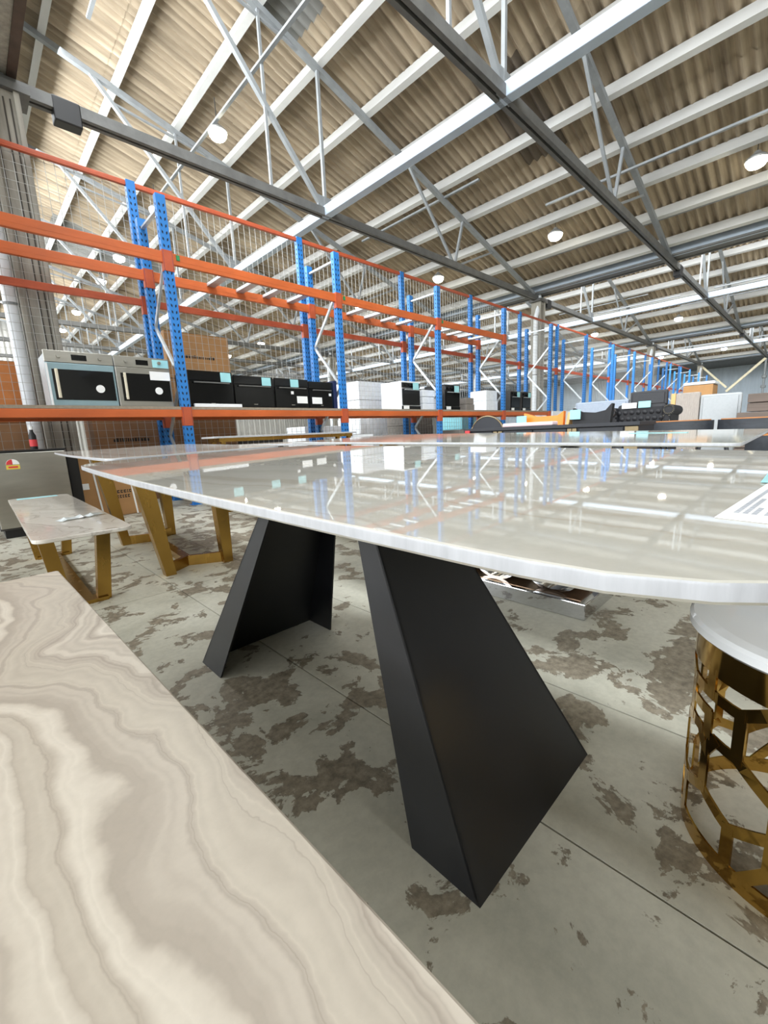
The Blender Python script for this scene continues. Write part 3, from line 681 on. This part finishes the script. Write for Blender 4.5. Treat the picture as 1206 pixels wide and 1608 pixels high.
# ---------------------------------------------------------------- main dining table
# ---------------------------------------------------------------- neighbouring tables
def rect_outline(hx, hy, r, bow=0.0, n=16):
    pts = []
    def side(a, b, nx, ny): return [(a[0] + (b[0] - a[0]) * i / n + nx * bow * (1 - (2 * i / n - 1) ** 2), a[1] + (b[1] - a[1]) * i / n + ny * bow * (1 - (2 * i / n - 1) ** 2)) for i in range(n + 1)]
    pts += side((hx, -hy + r), (hx, hy - r), 1, 0)
    pts += [(hx - r + r * math.cos(t), hy - r + r * math.sin(t)) for t in [math.pi / 2 * k / 6 for k in range(1, 6)]]
    pts += side((hx - r, hy), (-hx + r, hy), 0, 0)
    pts += [(-hx + r - r * math.sin(t), hy - r + r * math.cos(t)) for t in [math.pi / 2 * k / 6 for k in range(1, 6)]]
    pts += side((-hx, hy - r), (-hx, -hy + r), -1, 0)
    pts += [(-hx + r - r * math.cos(t), -hy + r - r * math.sin(t)) for t in [math.pi / 2 * k / 6 for k in range(1, 6)]]
    pts += side((-hx + r, -hy), (hx - r, -hy), 0, 0)
    pts += [(hx - r + r * math.sin(t), -hy + r - r * math.cos(t)) for t in [math.pi / 2 * k / 6 for k in range(1, 6)]]
    return pts
def stone_top(par, hx, hy, z0, z1, mat, r=.05, bow=.0, edge=EDGE):
    o = MB().slab(rect_outline(hx, hy, r, bow), z0, z1, .003).build('table_top', mat, par, True); o.data.materials.append(edge)
    for p in o.data.polygons:
        if abs(p.normal.z) < .5: p.material_index = 1
    return o
GR = .0177                                  # the shop floor falls slightly, so the big tops run up away from the viewer
def top_plane(z0): return lambda x, y: z0 + GR * (x + y)
ZM = top_plane(.740)
def lay(o, f):
    """set a top, modelled around height 0, on its sloping plane (world plan position of the parent)"""
    px, py = o.parent.location.x, o.parent.location.y
    for v in o.data.vertices: v.co.z += f(v.co.x + px, v.co.y + py)
    o.data.update()
T = empty('dining_table', (.785, .945, 0), 0, 'large pale polished stone dining table on two black steel channel legs', 'table')
TH = .0155
top = stone_top(T, .513, 1.02, -TH, 0, STONE, .22, .017); lay(top, ZM)
def channel_leg(s):
    # s=-1 near leg, +1 far leg ; in table space
    yo, yt = .625 * s + .022, .185 * s + .025; x0, x1, t0, t1 = -.26, .24, -.112, .095; zt = ZM(.785, .945 + yt) - TH - .004; th = .006
    def P(x, y, z): return (x, y, z)
    iy, it = yo - .163 * s, yt - .042 * s
    o = empty('leg', (0, 0, 0)); o.parent = T
    face = [P(x0, yo, 0), P(x1, yo, 0), P(t1, yt, zt), P(t0, yt, zt)]
    MB().prism(face, (0, -th * s, 0)).build('panel', BLACK, o)
    MB().prism([P(x0, yo, 0), P(x0, iy, 0), P(t0, it, zt), P(t0, yt, zt)], (th, 0, 0)).build('flange', BLACK, o)
    MB().prism([P(x1, yo, 0), P(x1, iy, 0), P(t1, it, zt), P(t1, yt, zt)], (-th, 0, 0)).build('flange', BLACK, o)
    return o
for s in (-1, 1): channel_leg(s)
lay(MB().box(-.16, .16, -.24, .24, -TH - .009, -TH).build('mounting_plate', BLACK, T), ZM)
s = empty('price_sign', (.486, .062, 0), 0, 'white paper sheet with lines of writing at the right end of the big table', 'paper')
sr = math.radians(-4.4)
def rot(mb):
    mb.v = [(x * math.cos(sr) - y * math.sin(sr), x * math.sin(sr) + y * math.cos(sr), z) for x, y, z in mb.v]; return mb
lay(rot(MB().box(.0, .297, -.12, .0, .0002, .001)).build('sheet', PAPER, s), ZM)
m = MB(); r2 = random.Random(3)
for i, yy in enumerate((-.008, -.0145, -.021, -.03, -.04, -.05)):
    x = .03; xe = (.2, .12, .06, .2, .16, .1)[i]
    while x < xe: w = r2.uniform(.003, .009); m.box(x, x + w, yy - .0038, yy, .0011, .0013); x += w + .002
lay(rot(m).build('writing', M('grey ink', (176, 180, 188), .6), s), ZM)
s = empty('cyan_card', (.72, .05, 0), 0, 'pale cyan card lying beyond the white paper sheet', 'card')
lay(MB().box(.02, .2, -.11, 0, .0012, .002).build('card', TEAL, s), ZM)

# table with brass Y shaped legs
Z2 = top_plane(.72)
T2 = empty('dining_table', (1.02, 3.47, 0), 0, 'grey beige marble dining table on brass angled legs behind the big table', 'table')
lay(stone_top(T2, .51, .92, -.016, 0, STONE2, .06, .02), Z2)
def vleg(x0, y0, x1, y1, xm, ym, zt=.78):
    lg = empty('leg', (0, 0, 0)); lg.parent = T2
    # foot blades along the floor meeting in the middle, uprights flaring outward
    for (xa, ya) in ((x0, y0), (x1, y1)):
        MB().bar((xm, ym, .035), (xa, ya, .035), .03, .07).build('foot', GOLD, lg)
        sgn = 1 if xa > xm else -1
        MB().prism([(xa - .05 * sgn, ya - .035, 0), (xa + .012 * sgn, ya - .035, 0), (xa + .012 * sgn + .13 * sgn * (1 if sgn < 0 else .1), ya - .035, zt), (xa - .10 * sgn + .13 * sgn * (1 if sgn < 0 else .1), ya - .035, zt)], (0, .07, 0)).build('upright', GOLD, lg)
vleg(-.216, -.59, .20, -.60, -.04, -.47, .757)
vleg(-.18, .62, .25, .7, .03, .55, .777)
MB().bar((-.04, -.47, .035), (.03, .55, .035), .06, .05).build('floor_bar', GOLD, T2)
# table with chrome ring base
Z3 = top_plane(.7435)
T3 = empty('dining_table', (1.97, 1.27, 0), 0, 'glossy grey stone dining table on mirrored ring base beyond the big table', 'table')
lay(stone_top(T3, .47, 1.12, -.012, 0, STONE4, .03, .0), Z3)
MB().box(-.17, .2, -.63, .63, 0, .075, .004).build('base_frame', CHROME, T3)
MB().box(-.14, .17, -.6, .6, .075, .077).build('base_inlay', M('mirror brown inlay', (120, 96, 74), .1, .7), T3)
for i in range(4):
    for zz in (.22, .53):
        m = MB(); a = [2 * math.pi * k / 28 for k in range(28)]
        y0 = -.45 + i * .3; ring = []
        for rad, x in ((.15, -.10), (.15, .10), (.135, .10), (.135, -.10)): ring += [(x, y0 + rad * math.cos(t), zz + rad * math.sin(t)) for t in a]
        f = []
        for q in range(4):
            for k in range(28): f.append((q * 28 + k, q * 28 + (k + 1) % 28, ((q + 1) % 4) * 28 + (k + 1) % 28, ((q + 1) % 4) * 28 + k))
        m.add(ring, f); m.build('ring', CHROME, T3, True)
lay(MB().box(-.15, .15, -.6, .6, -.11, -.012).build('apron', CHROME, T3), Z3)
s = empty('cyan_card', (2.15, .5, 0), 0, 'pale cyan strip lying on the glossy grey table', 'card'); lay(MB().box(-.02, .02, -.11, .11, .0005, .0015).build('card', TEAL, s), Z3)
# fourth top farther left
T4 = empty('dining_table', (2.62, 3.55, 0), 0, 'cream marble table farther back toward the racks', 'table')
stone_top(T4, .62, 1.05, .772, .792, STONE3, .03)
for sy in (-1, 1):
    for sx in (-1, 1): MB().bar((.35 * sx, .75 * sy, 0), (.25 * sx, .6 * sy, .772), .06, .06).build('leg', GOLD, T4)
# console in front of the rack
CN = empty('console_table', (3.1, 5.0, 0), 0, 'long white topped console with brass frame in front of the rack', 'console')
stone_top(CN, 1.07, .18, .868, .89, STONE3, .01)
MB().box(-1.0, 1.0, -.16, .16, .825, .868).build('apron', GOLD, CN)
for sx in (-1, 1):
    for sy in (-1, 1): MB().box(.95 * sx - .025, .95 * sx + .025, .13 * sy - .025, .13 * sy + .025, 0, .825).build('leg', GOLD, CN)

# bench with marble top
B = empty('bench', (.355, 3.42, 0), 0, 'low marble topped bench on brass legs at the left', 'bench')
B.rotation_euler.z = math.radians(-1.0)
o = stone_top(B, .195, 1.1, .432, .45, STONE3, .05, .0, STONE3)
def bleg(y, s):
    lg = empty('leg', (0, 0, 0)); lg.parent = B
    for sx in (-1, 1):
        MB().prism([(.05 * sx, y - .03, 0), (.115 * sx, y - .03, 0), (.165 * sx, y - .03, .432), (.10 * sx, y - .03, .432)], (0, .06, 0)).build('upright', GOLD, lg)
    MB().box(-.1, .1, y - .05, y + .05, 0, .02).build('foot', GOLD, lg)
bleg(-.68, 1); bleg(.75, 1); MB().box(-.04, .04, -.68, .75, 0, .018).build('floor_bar', GOLD, B)
def packet(loc, rz, label):
    o = empty('plastic_packet', loc, rz, label, 'packet')
    m = MB(); n = 9; v = []; f = []
    for i in range(n):
        for j in range(5): v.append((-.11 + .22 * i / (n - 1), -.035 + .07 * j / 4, .003 + .018 * abs(math.sin(i * 1.9)) * (1 - abs(j - 2) / 3.0)))
    for i in range(n - 1):
        for j in range(4): f.append((i * 5 + j, (i + 1) * 5 + j, (i + 1) * 5 + j + 1, i * 5 + j + 1))
    m.add(v, f); m.build('film', M('crinkled clear packet', (214, 222, 224), .15, var=.1, scale=30, coat=.5), o)
    return o
packet((.40, 2.86, .45), .35, 'crumpled clear plastic packet on the marble bench')
o = MB().box(-.13, .13, -.05, .05, 0, .001).build('cyan_card', TEAL, None, loc=(.36, 4.44, .45)); tag(o, 'pale cyan card at the far end of the marble bench', 'card')

# foreground onyx coffee table
F = empty('coffee_table', (-.17, .62, 0), 0, 'cream banded onyx table in the left foreground', 'table')
F.rotation_euler.z = math.radians(1.15)
o = MB().slab(rect_outline(.345, 1.065, .012), .428, .45, .003).build('table_top', ONYX, F, True)
for sy in (-1, 1):
    for sx in (-1, 1): MB().box(.2 * sx - .03, .2 * sx + .03, .7 * sy - .03, .7 * sy + .03, 0, .428, .004).build('leg', GOLD, F)
    MB().box(-.2, .2, .7 * sy - .03, .7 * sy + .03, .0, .03).build('foot_bar', GOLD, F)

# brass lattice drum side table
D = empty('side_table', (1.055, -.07, 0), 0, 'round side table with white top and pierced brass lattice drum', 'table')
MB().lathe([(.20, .432), (.222, .436), (.228, .442), (.228, .456), (.222, .462), (.20, .464)], n=48).build('table_top', WHITEG, D, True)
RD = .213; HD = .43
def strip(pts, w, t=.004):
    """flat bar of width w following points given as (arc length, height) on the drum"""
    m = MB()
    for (u0, z0), (u1, z1) in zip(pts[:-1], pts[1:]):
        du, dz = u1 - u0, z1 - z0; L = math.hypot(du, dz); nx, nz = -dz / L * w / 2, du / L * w / 2; ex, ez = du / L * w * .35, dz / L * w * .35
        k = max(1, int(L / .02)); v = []; f = []
        for i in range(k + 1):
            s_ = i / k; uc = u0 - ex + (du + 2 * ex) * s_; zc = z0 - ez + (dz + 2 * ez) * s_
            for sg in (-1, 1):
                for r in (RD, RD - t):
                    a = (uc + nx * sg) / RD; v.append((r * math.cos(a), r * math.sin(a), zc + nz * sg))
        for i in range(k):
            q = i * 4; f += [(q, q + 4, q + 6, q + 2), (q + 1, q + 3, q + 7, q + 5), (q, q + 1, q + 5, q + 4), (q + 2, q + 6, q + 7, q + 3)]
        f += [(0, 2, 3, 1), (k * 4, k * 4 + 1, k * 4 + 3, k * 4 + 2)]
        m.add(v, f)
    return m
CIRC = 2 * math.pi * RD
for nm, z0, z1 in (('base_band', 0, .035), ('top_band', .375, .433)):
    m = MB(); n = 64; v = []; f = []
    for k in range(n):
        a = 2 * math.pi * k / n
        for r in (RD, RD - .004):
            for z in (z0, z1): v.append((r * math.cos(a), r * math.sin(a), z))
    for k in range(n):
        q = 4 * k; p = 4 * ((k + 1) % n); f += [(q, p, p + 1, q + 1), (q + 2, q + 3, p + 3, p + 2), (q + 1, p + 1, p + 3, q + 3), (q, q + 2, p + 2, p)]
    m.add(v, f); m.build(nm, GOLDP, D, True)
ND = 5; CW = CIRC / ND; bw = .021
pat = [[(0, .38), (.25, .335), (.25, .25), (0, .205), (-.25, .25), (-.25, .335), (0, .38)],
       [(.25, .335), (.5, .335), (.5, .38)], [(.25, .25), (.42, .25), (.5, .215), (.5, .135)], [(.75, .335), (.5, .335)], [(.75, .25), (.58, .25), (.5, .215)],
       [(0, .205), (0, .145), (.25, .105), (.5, .135)], [(.5, .135), (.75, .105), (1.0, .145)], [(.25, .105), (.25, .03)], [(.75, .105), (.75, .03)], [(0, .145), (0, .08), (.14, .03)], [(0, .08), (-.14, .03)], [(.25, .295), (.5, .295), (.5, .25)]]
me_list = [strip([(u * CW, z) for u, z in p], bw).mesh('lattice_bar', GOLDP, False) for p in pat]
for k in range(ND):
    for me in me_list:
        o = link('lattice_bar', me, D); o.rotation_euler.z = 2 * math.pi * k / ND + .35

# ---------------------------------------------------------------- furniture at the far right
def sideboard(y0, y1, x, h, label, doors, brass):
    o = empty('sideboard', (x, (y0 + y1) / 2, 0), 0, label, 'sideboard'); hy = (y1 - y0) / 2
    MB().box(.01, .42, -hy + .01, hy - .01, .06, h - .03).build('body', SIDEB, o)
    MB().box(-.015, .43, -hy, hy, h - .03, h, .004).build('top', SIDEB, o)
    MB().box(.03, .40, -hy + .03, hy - .03, 0, .06).build('plinth', GASK, o)
    for (a, b_) in doors:
        d = MB().box(-.005, .01, a + .004, b_ - .004, .07, h - .035, .003).build('door', SIDEB, o)
        MB().box(-.0065, -.004, a + .05, b_ - .05, .13, h - .08).build('inset', GASK, d)
    for (a, b_) in brass: MB().box(-.01, .01, a, b_, .07, h - .035, .002).build('brass_strip', BRONZE, o)
    return o
c0 = (.95 + 2.51) / 2
sideboard(.95, 2.51, 3.6, .848, 'long charcoal sideboard with brass strips behind the big table', [(2.19 - c0, 2.5 - c0), (1.79 - c0, 2.08 - c0), (1.49 - c0, 1.78 - c0), (1.06 - c0, 1.4 - c0)], [(2.09 - c0, 2.13 - c0), (2.14 - c0, 2.18 - c0), (1.41 - c0, 1.445 - c0), (1.45 - c0, 1.485 - c0), (.96 - c0, 1.05 - c0)])
sideboard(2.56, 3.6, 3.62, .80, 'lower charcoal sideboard left of the long brass striped one', [(-.5, 0), (0, .5)], [])
o = MB().box(-.06, .06, -.25, .25, 0, .035, .01).build('paper_roll', PINKP, None, loc=(3.85, 1.95, .848)); tag(o, 'flat pale pink parcel on the charcoal sideboard', 'parcel')
r = empty('ribbon_tag', (3.57, 2.46, .785), 0, 'red and white tag hanging at the sideboard corner', 'tag'); MB().box(0, .012, -.025, .025, .01, .045).build('red_flap', REDS, r); MB().box(.001, .012, -.02, .028, -.02, .01).build('white_flap', PAPER, r)
h_ = empty('mirror', (4.25, 2.66, .0), 0, 'dark round topped mirror standing behind the sideboard', 'mirror')
pts = [(0, -.22, 0), (0, .22, 0)] + [(0, .22 * math.cos(t), .76 + .22 * math.sin(t)) for t in [math.pi * k / 14 for k in range(15)]]
MB().prism(pts, (.04, 0, 0)).build('panel', SIDEB, h_)
m = MB().tube([(-.0, p[1], p[2]) for p in pts[2:]], .007, 6).build('rim', BRONZE, h_)

def soft(mb, name, mat, par, lv=2):
    o = mb.build(name, mat, par, True); s_ = o.modifiers.new('sub', 'SUBSURF'); s_.levels = lv; s_.render_levels = lv; return o
# orange tub chair
A = empty('armchair', (5.0, 2.22, 0), 0, 'orange leather tub armchair with cyan tag', 'armchair')
soft(MB().box(-.2, .25, -.22, .22, .3, .46, .03), 'seat', LEATHO, A)
m = MB().prism([(-.27, -.2, .38), (-.27, .22, .38), (-.20, .28, 1.0), (-.20, .13, .955), (-.20, -.12, .955), (-.20, -.19, 1.0)], (.06, 0, 0)); m.build('backrest', LEATHO, A)
for sy in (-1, 1): MB().prism([(-.27, .2 * sy, .38), (.25, .24 * sy, .38), (.25, .24 * sy, .6), (-.2, .27 * sy, .98)], (0, -.03 * sy, 0)).build('arm', LEATHO if sy > 0 else PINE, A)
for sx in (-.18, .2):
    for sy in (-.17, .17): MB().tube([(sx, sy, .31), (sx * 1.1, sy * 1.1, 0)], [.018, .012], 8).build('leg', GOLD, A)
plate_ = MB().box(-.30, -.288, .2, .32, .87, .97).build('price_tag', TEAL, A)
# black winged chair
A = empty('armchair', (5.0, 1.745, 0), 0, 'black velvet armchair with winged back beside the orange one', 'armchair')
soft(MB().box(-.18, .3, -.19, .17, .3, .47, .03), 'seat', VELV, A)
MB().prism([(-.24, -.17, .42), (-.24, .17, .42), (-.2, .185, 1.02), (-.2, .1, .975), (-.2, -.05, .96), (-.2, -.15, .98), (-.2, -.205, 1.045), (-.2, -.215, 1.04)], (.07, 0, 0)).build('backrest', VELV, A)
for sy in (-1, 1): MB().prism([(-.2, .17 * sy, .42), (.28, .18 * sy, .42), (.28, .18 * sy, .6), (-.2, .18 * sy, .9)], (0, -.03 * sy, 0)).build('arm', VELV, A)
for sx in (-.15, .24):
    for sy in (-.15, .14): MB().tube([(sx, sy, .31), (sx * 1.1, sy * 1.1, 0)], [.018, .012], 8).build('leg', GASK, A)
MB().box(-.262, -.25, .08, .19, .9, 1.0).build('price_tag', TEAL, A)
# black tufted armchair with rolled arms
A = empty('armchair', (5.8, 1.47, 0), 0, 'black tufted velvet armchair with rolled studded arms', 'armchair')
MB().box(-.2, .5, -.25, .25, .12, .42, .03).build('base', VELV, A); soft(MB().box(-.2, .4, -.23, .23, .42, .55, .03), 'cushion', VELV, A)
bk = MB().box(-.26, -.16, -.25, .25, .3, 1.045, .04).build('backrest', VELV, A)
for i in range(7):
    for j in range(4): MB().lathe([(.028, 0), (.024, .012), (.012, .018), (.002, .02)], n=8).build('tuft', VELV, bk, True, loc=(-.255, -.21 + .066 * i + (.033 if j % 2 else 0), .74 + .07 * j)).rotation_euler = (0, -math.pi / 2, 0)
for sy in (-1, 1):
    ar = MB().box(-.30, .12, .265 * sy - .035, .265 * sy + .035, .12, .94, .02).build('arm', VELV, A)
    MB().tube([(-.31, .285 * sy, .965), (.08, .285 * sy, .955)], .055, 16).build('arm_roll', VELV, ar, True)
    m = MB(); c = (.285 * sy, .965)
    pts = [(c[0] + .046 * math.cos(t), c[1] + .046 * math.sin(t)) for t in [math.pi * (1.5 - sy * .5) + sy * 2 * math.pi * k / 16 * .9 for k in range(17)]]
    pts += [(.265 * sy + e * .026, .90 - .05 * k) for e in (-1, 1) for k in range(9)]
    for (yy, zz) in pts: m.box(-.317 if zz > .905 else -.306, -.305 if zz > .905 else -.296, yy - .007, yy + .007, zz - .007, zz + .007)
    m.build('stud_row', CHROME, ar)['kind'] = 'stuff'
for sx in (-.15, .4):
    for sy in (-.2, .2): MB().tube([(sx, sy, .13), (sx, sy, 0)], [.025, .015], 8).build('leg', GASK, A)
MB().box(-.275, -.262, -.10, .02, 1.0, 1.07).build('price_tag', TEAL, A); MB().box(-.275, -.262, .04, .19, 1.0, 1.06).build('paper_label', PAPER, A)

def panel(name, y0, y1, x, z1, mat, label, flutes=0, edge=None, t=.09, z0=0):
    o = empty(name, (x, (y0 + y1) / 2, z0), 0, label, 'headboard'); hy = (y1 - y0) / 2; h = z1 - z0
    MB().box(0, t, -hy, hy, 0, h, .02).build('board', mat, o)
    if flutes:
        w = 2 * hy / flutes
        for i in range(flutes): MB().tube([(0.004, -hy + w * (i + .5), .01), (0.004, -hy + w * (i + .5), h - .01)], w * .42, 8).build('flute', mat, o, True)
    else: MB().box(-.012, 0, -hy + .03, hy - .03, .03, h - .03, .01).build('pad', mat, o)
    if edge: MB().box(-.01, t, hy, hy + .05, 0, h).build('side_edge', edge, o)
    return o
panel('headboard', 2.02, 2.78, 7.0, 1.18, FABL, 'light grey upholstered headboard behind the tufted armchair')
panel('headboard', 1.54, 2.0, 7.0, 1.27, FABD, 'charcoal upholstered headboard next to the light grey one')
panel('headboard', 1.17, 1.44, 7.0, 1.2, FABB, 'beige fluted headboard with raw pine edge', 12, PINE)
panel('headboard', .74, 1.16, 6.98, 1.155, FABG, 'plain pale grey headboard right of the fluted one')
cb = carton('carton', 8.2, 8.6, 1.22, 1.6, 0, 1.36, CARD, 'brown carton showing over the fluted headboard')
o = MB().box(8.2, 8.6, 1.2, 1.6, 1.365, 1.41, .015).build('plastic_sheet', WRAP); tag(o, 'crumpled white plastic on top of the brown carton', 'plastic')
o = empty('board_stack', (6.55, .5, 0), 0, 'stack of weathered brown boards at the right edge', 'boards')
for i in range(11): MB().box(-.2 - .01 * (i % 3), .3, -.55, .12 + (.08 if i < 9 else 0), i * .1 + .002, (i + 1) * .1 - .004, .004).build('board', PLANK, o)

# curved back chairs in black wood and tan leather
def curved_chair(loc, rz, label):
    A = empty('dining_chair', loc, rz, label, 'chair', 'curved back dining chairs')
    def shell(r, t, z0, z1, a0, a1, n=20, squash=.8):
        v = []; f = []
        for i in range(n + 1):
            a = a0 + (a1 - a0) * i / n
            for rr in (r, r - t):
                for z in (z0, z1): v.append((-rr * math.cos(a) * squash, rr * math.sin(a), z))
        for i in range(n):
            q = 4 * i; p = q + 4; f += [(q, p, p + 1, q + 1), (q + 2, q + 3, p + 3, p + 2), (q + 1, p + 1, p + 3, q + 3), (q, q + 2, p + 2, p)]
        f += [(0, 1, 3, 2), (4 * n, 4 * n + 2, 4 * n + 3, 4 * n + 1)]
        return MB().add(v, f)
    shell(.27, .015, .715, .832, -1.35, 1.35).build('backrest', WOODB, A, True)
    shell(.252, .03, .70, .84, -1.3, 1.3).build('back_pad', LEATHT, A, True)
    MB().lathe([(.02, .44), (.22, .44), (.24, .46), (.235, .49), (.02, .5)], n=24).build('seat', LEATHT, A, True)
    for a in (-1.0, 1.0, 2.3, -2.3):
        MB().tube([(-.22 * math.cos(a), .2 * math.sin(a), 0), (-.2 * math.cos(a) , .19 * math.sin(a), .45), (-.2 * math.cos(a), .24 * math.sin(a), 0.74 if abs(a) < 2 else .45)], [.013, .018, .014], 8).build('leg', WOODB, A, True)
    return A
curved_chair((4.6, .91, 0), 0.0, 'dining chair with curved black wood back beside the sideboard')
curved_chair((4.6, .36, 0), 0.0, 'dining chair with curved black wood back at the right edge')
CH = curved_chair((3.0, .06, 0), .5, 'tan leather dining chair by the pointed end of the glossy grey table')
CH.scale = (1, 1, .9)
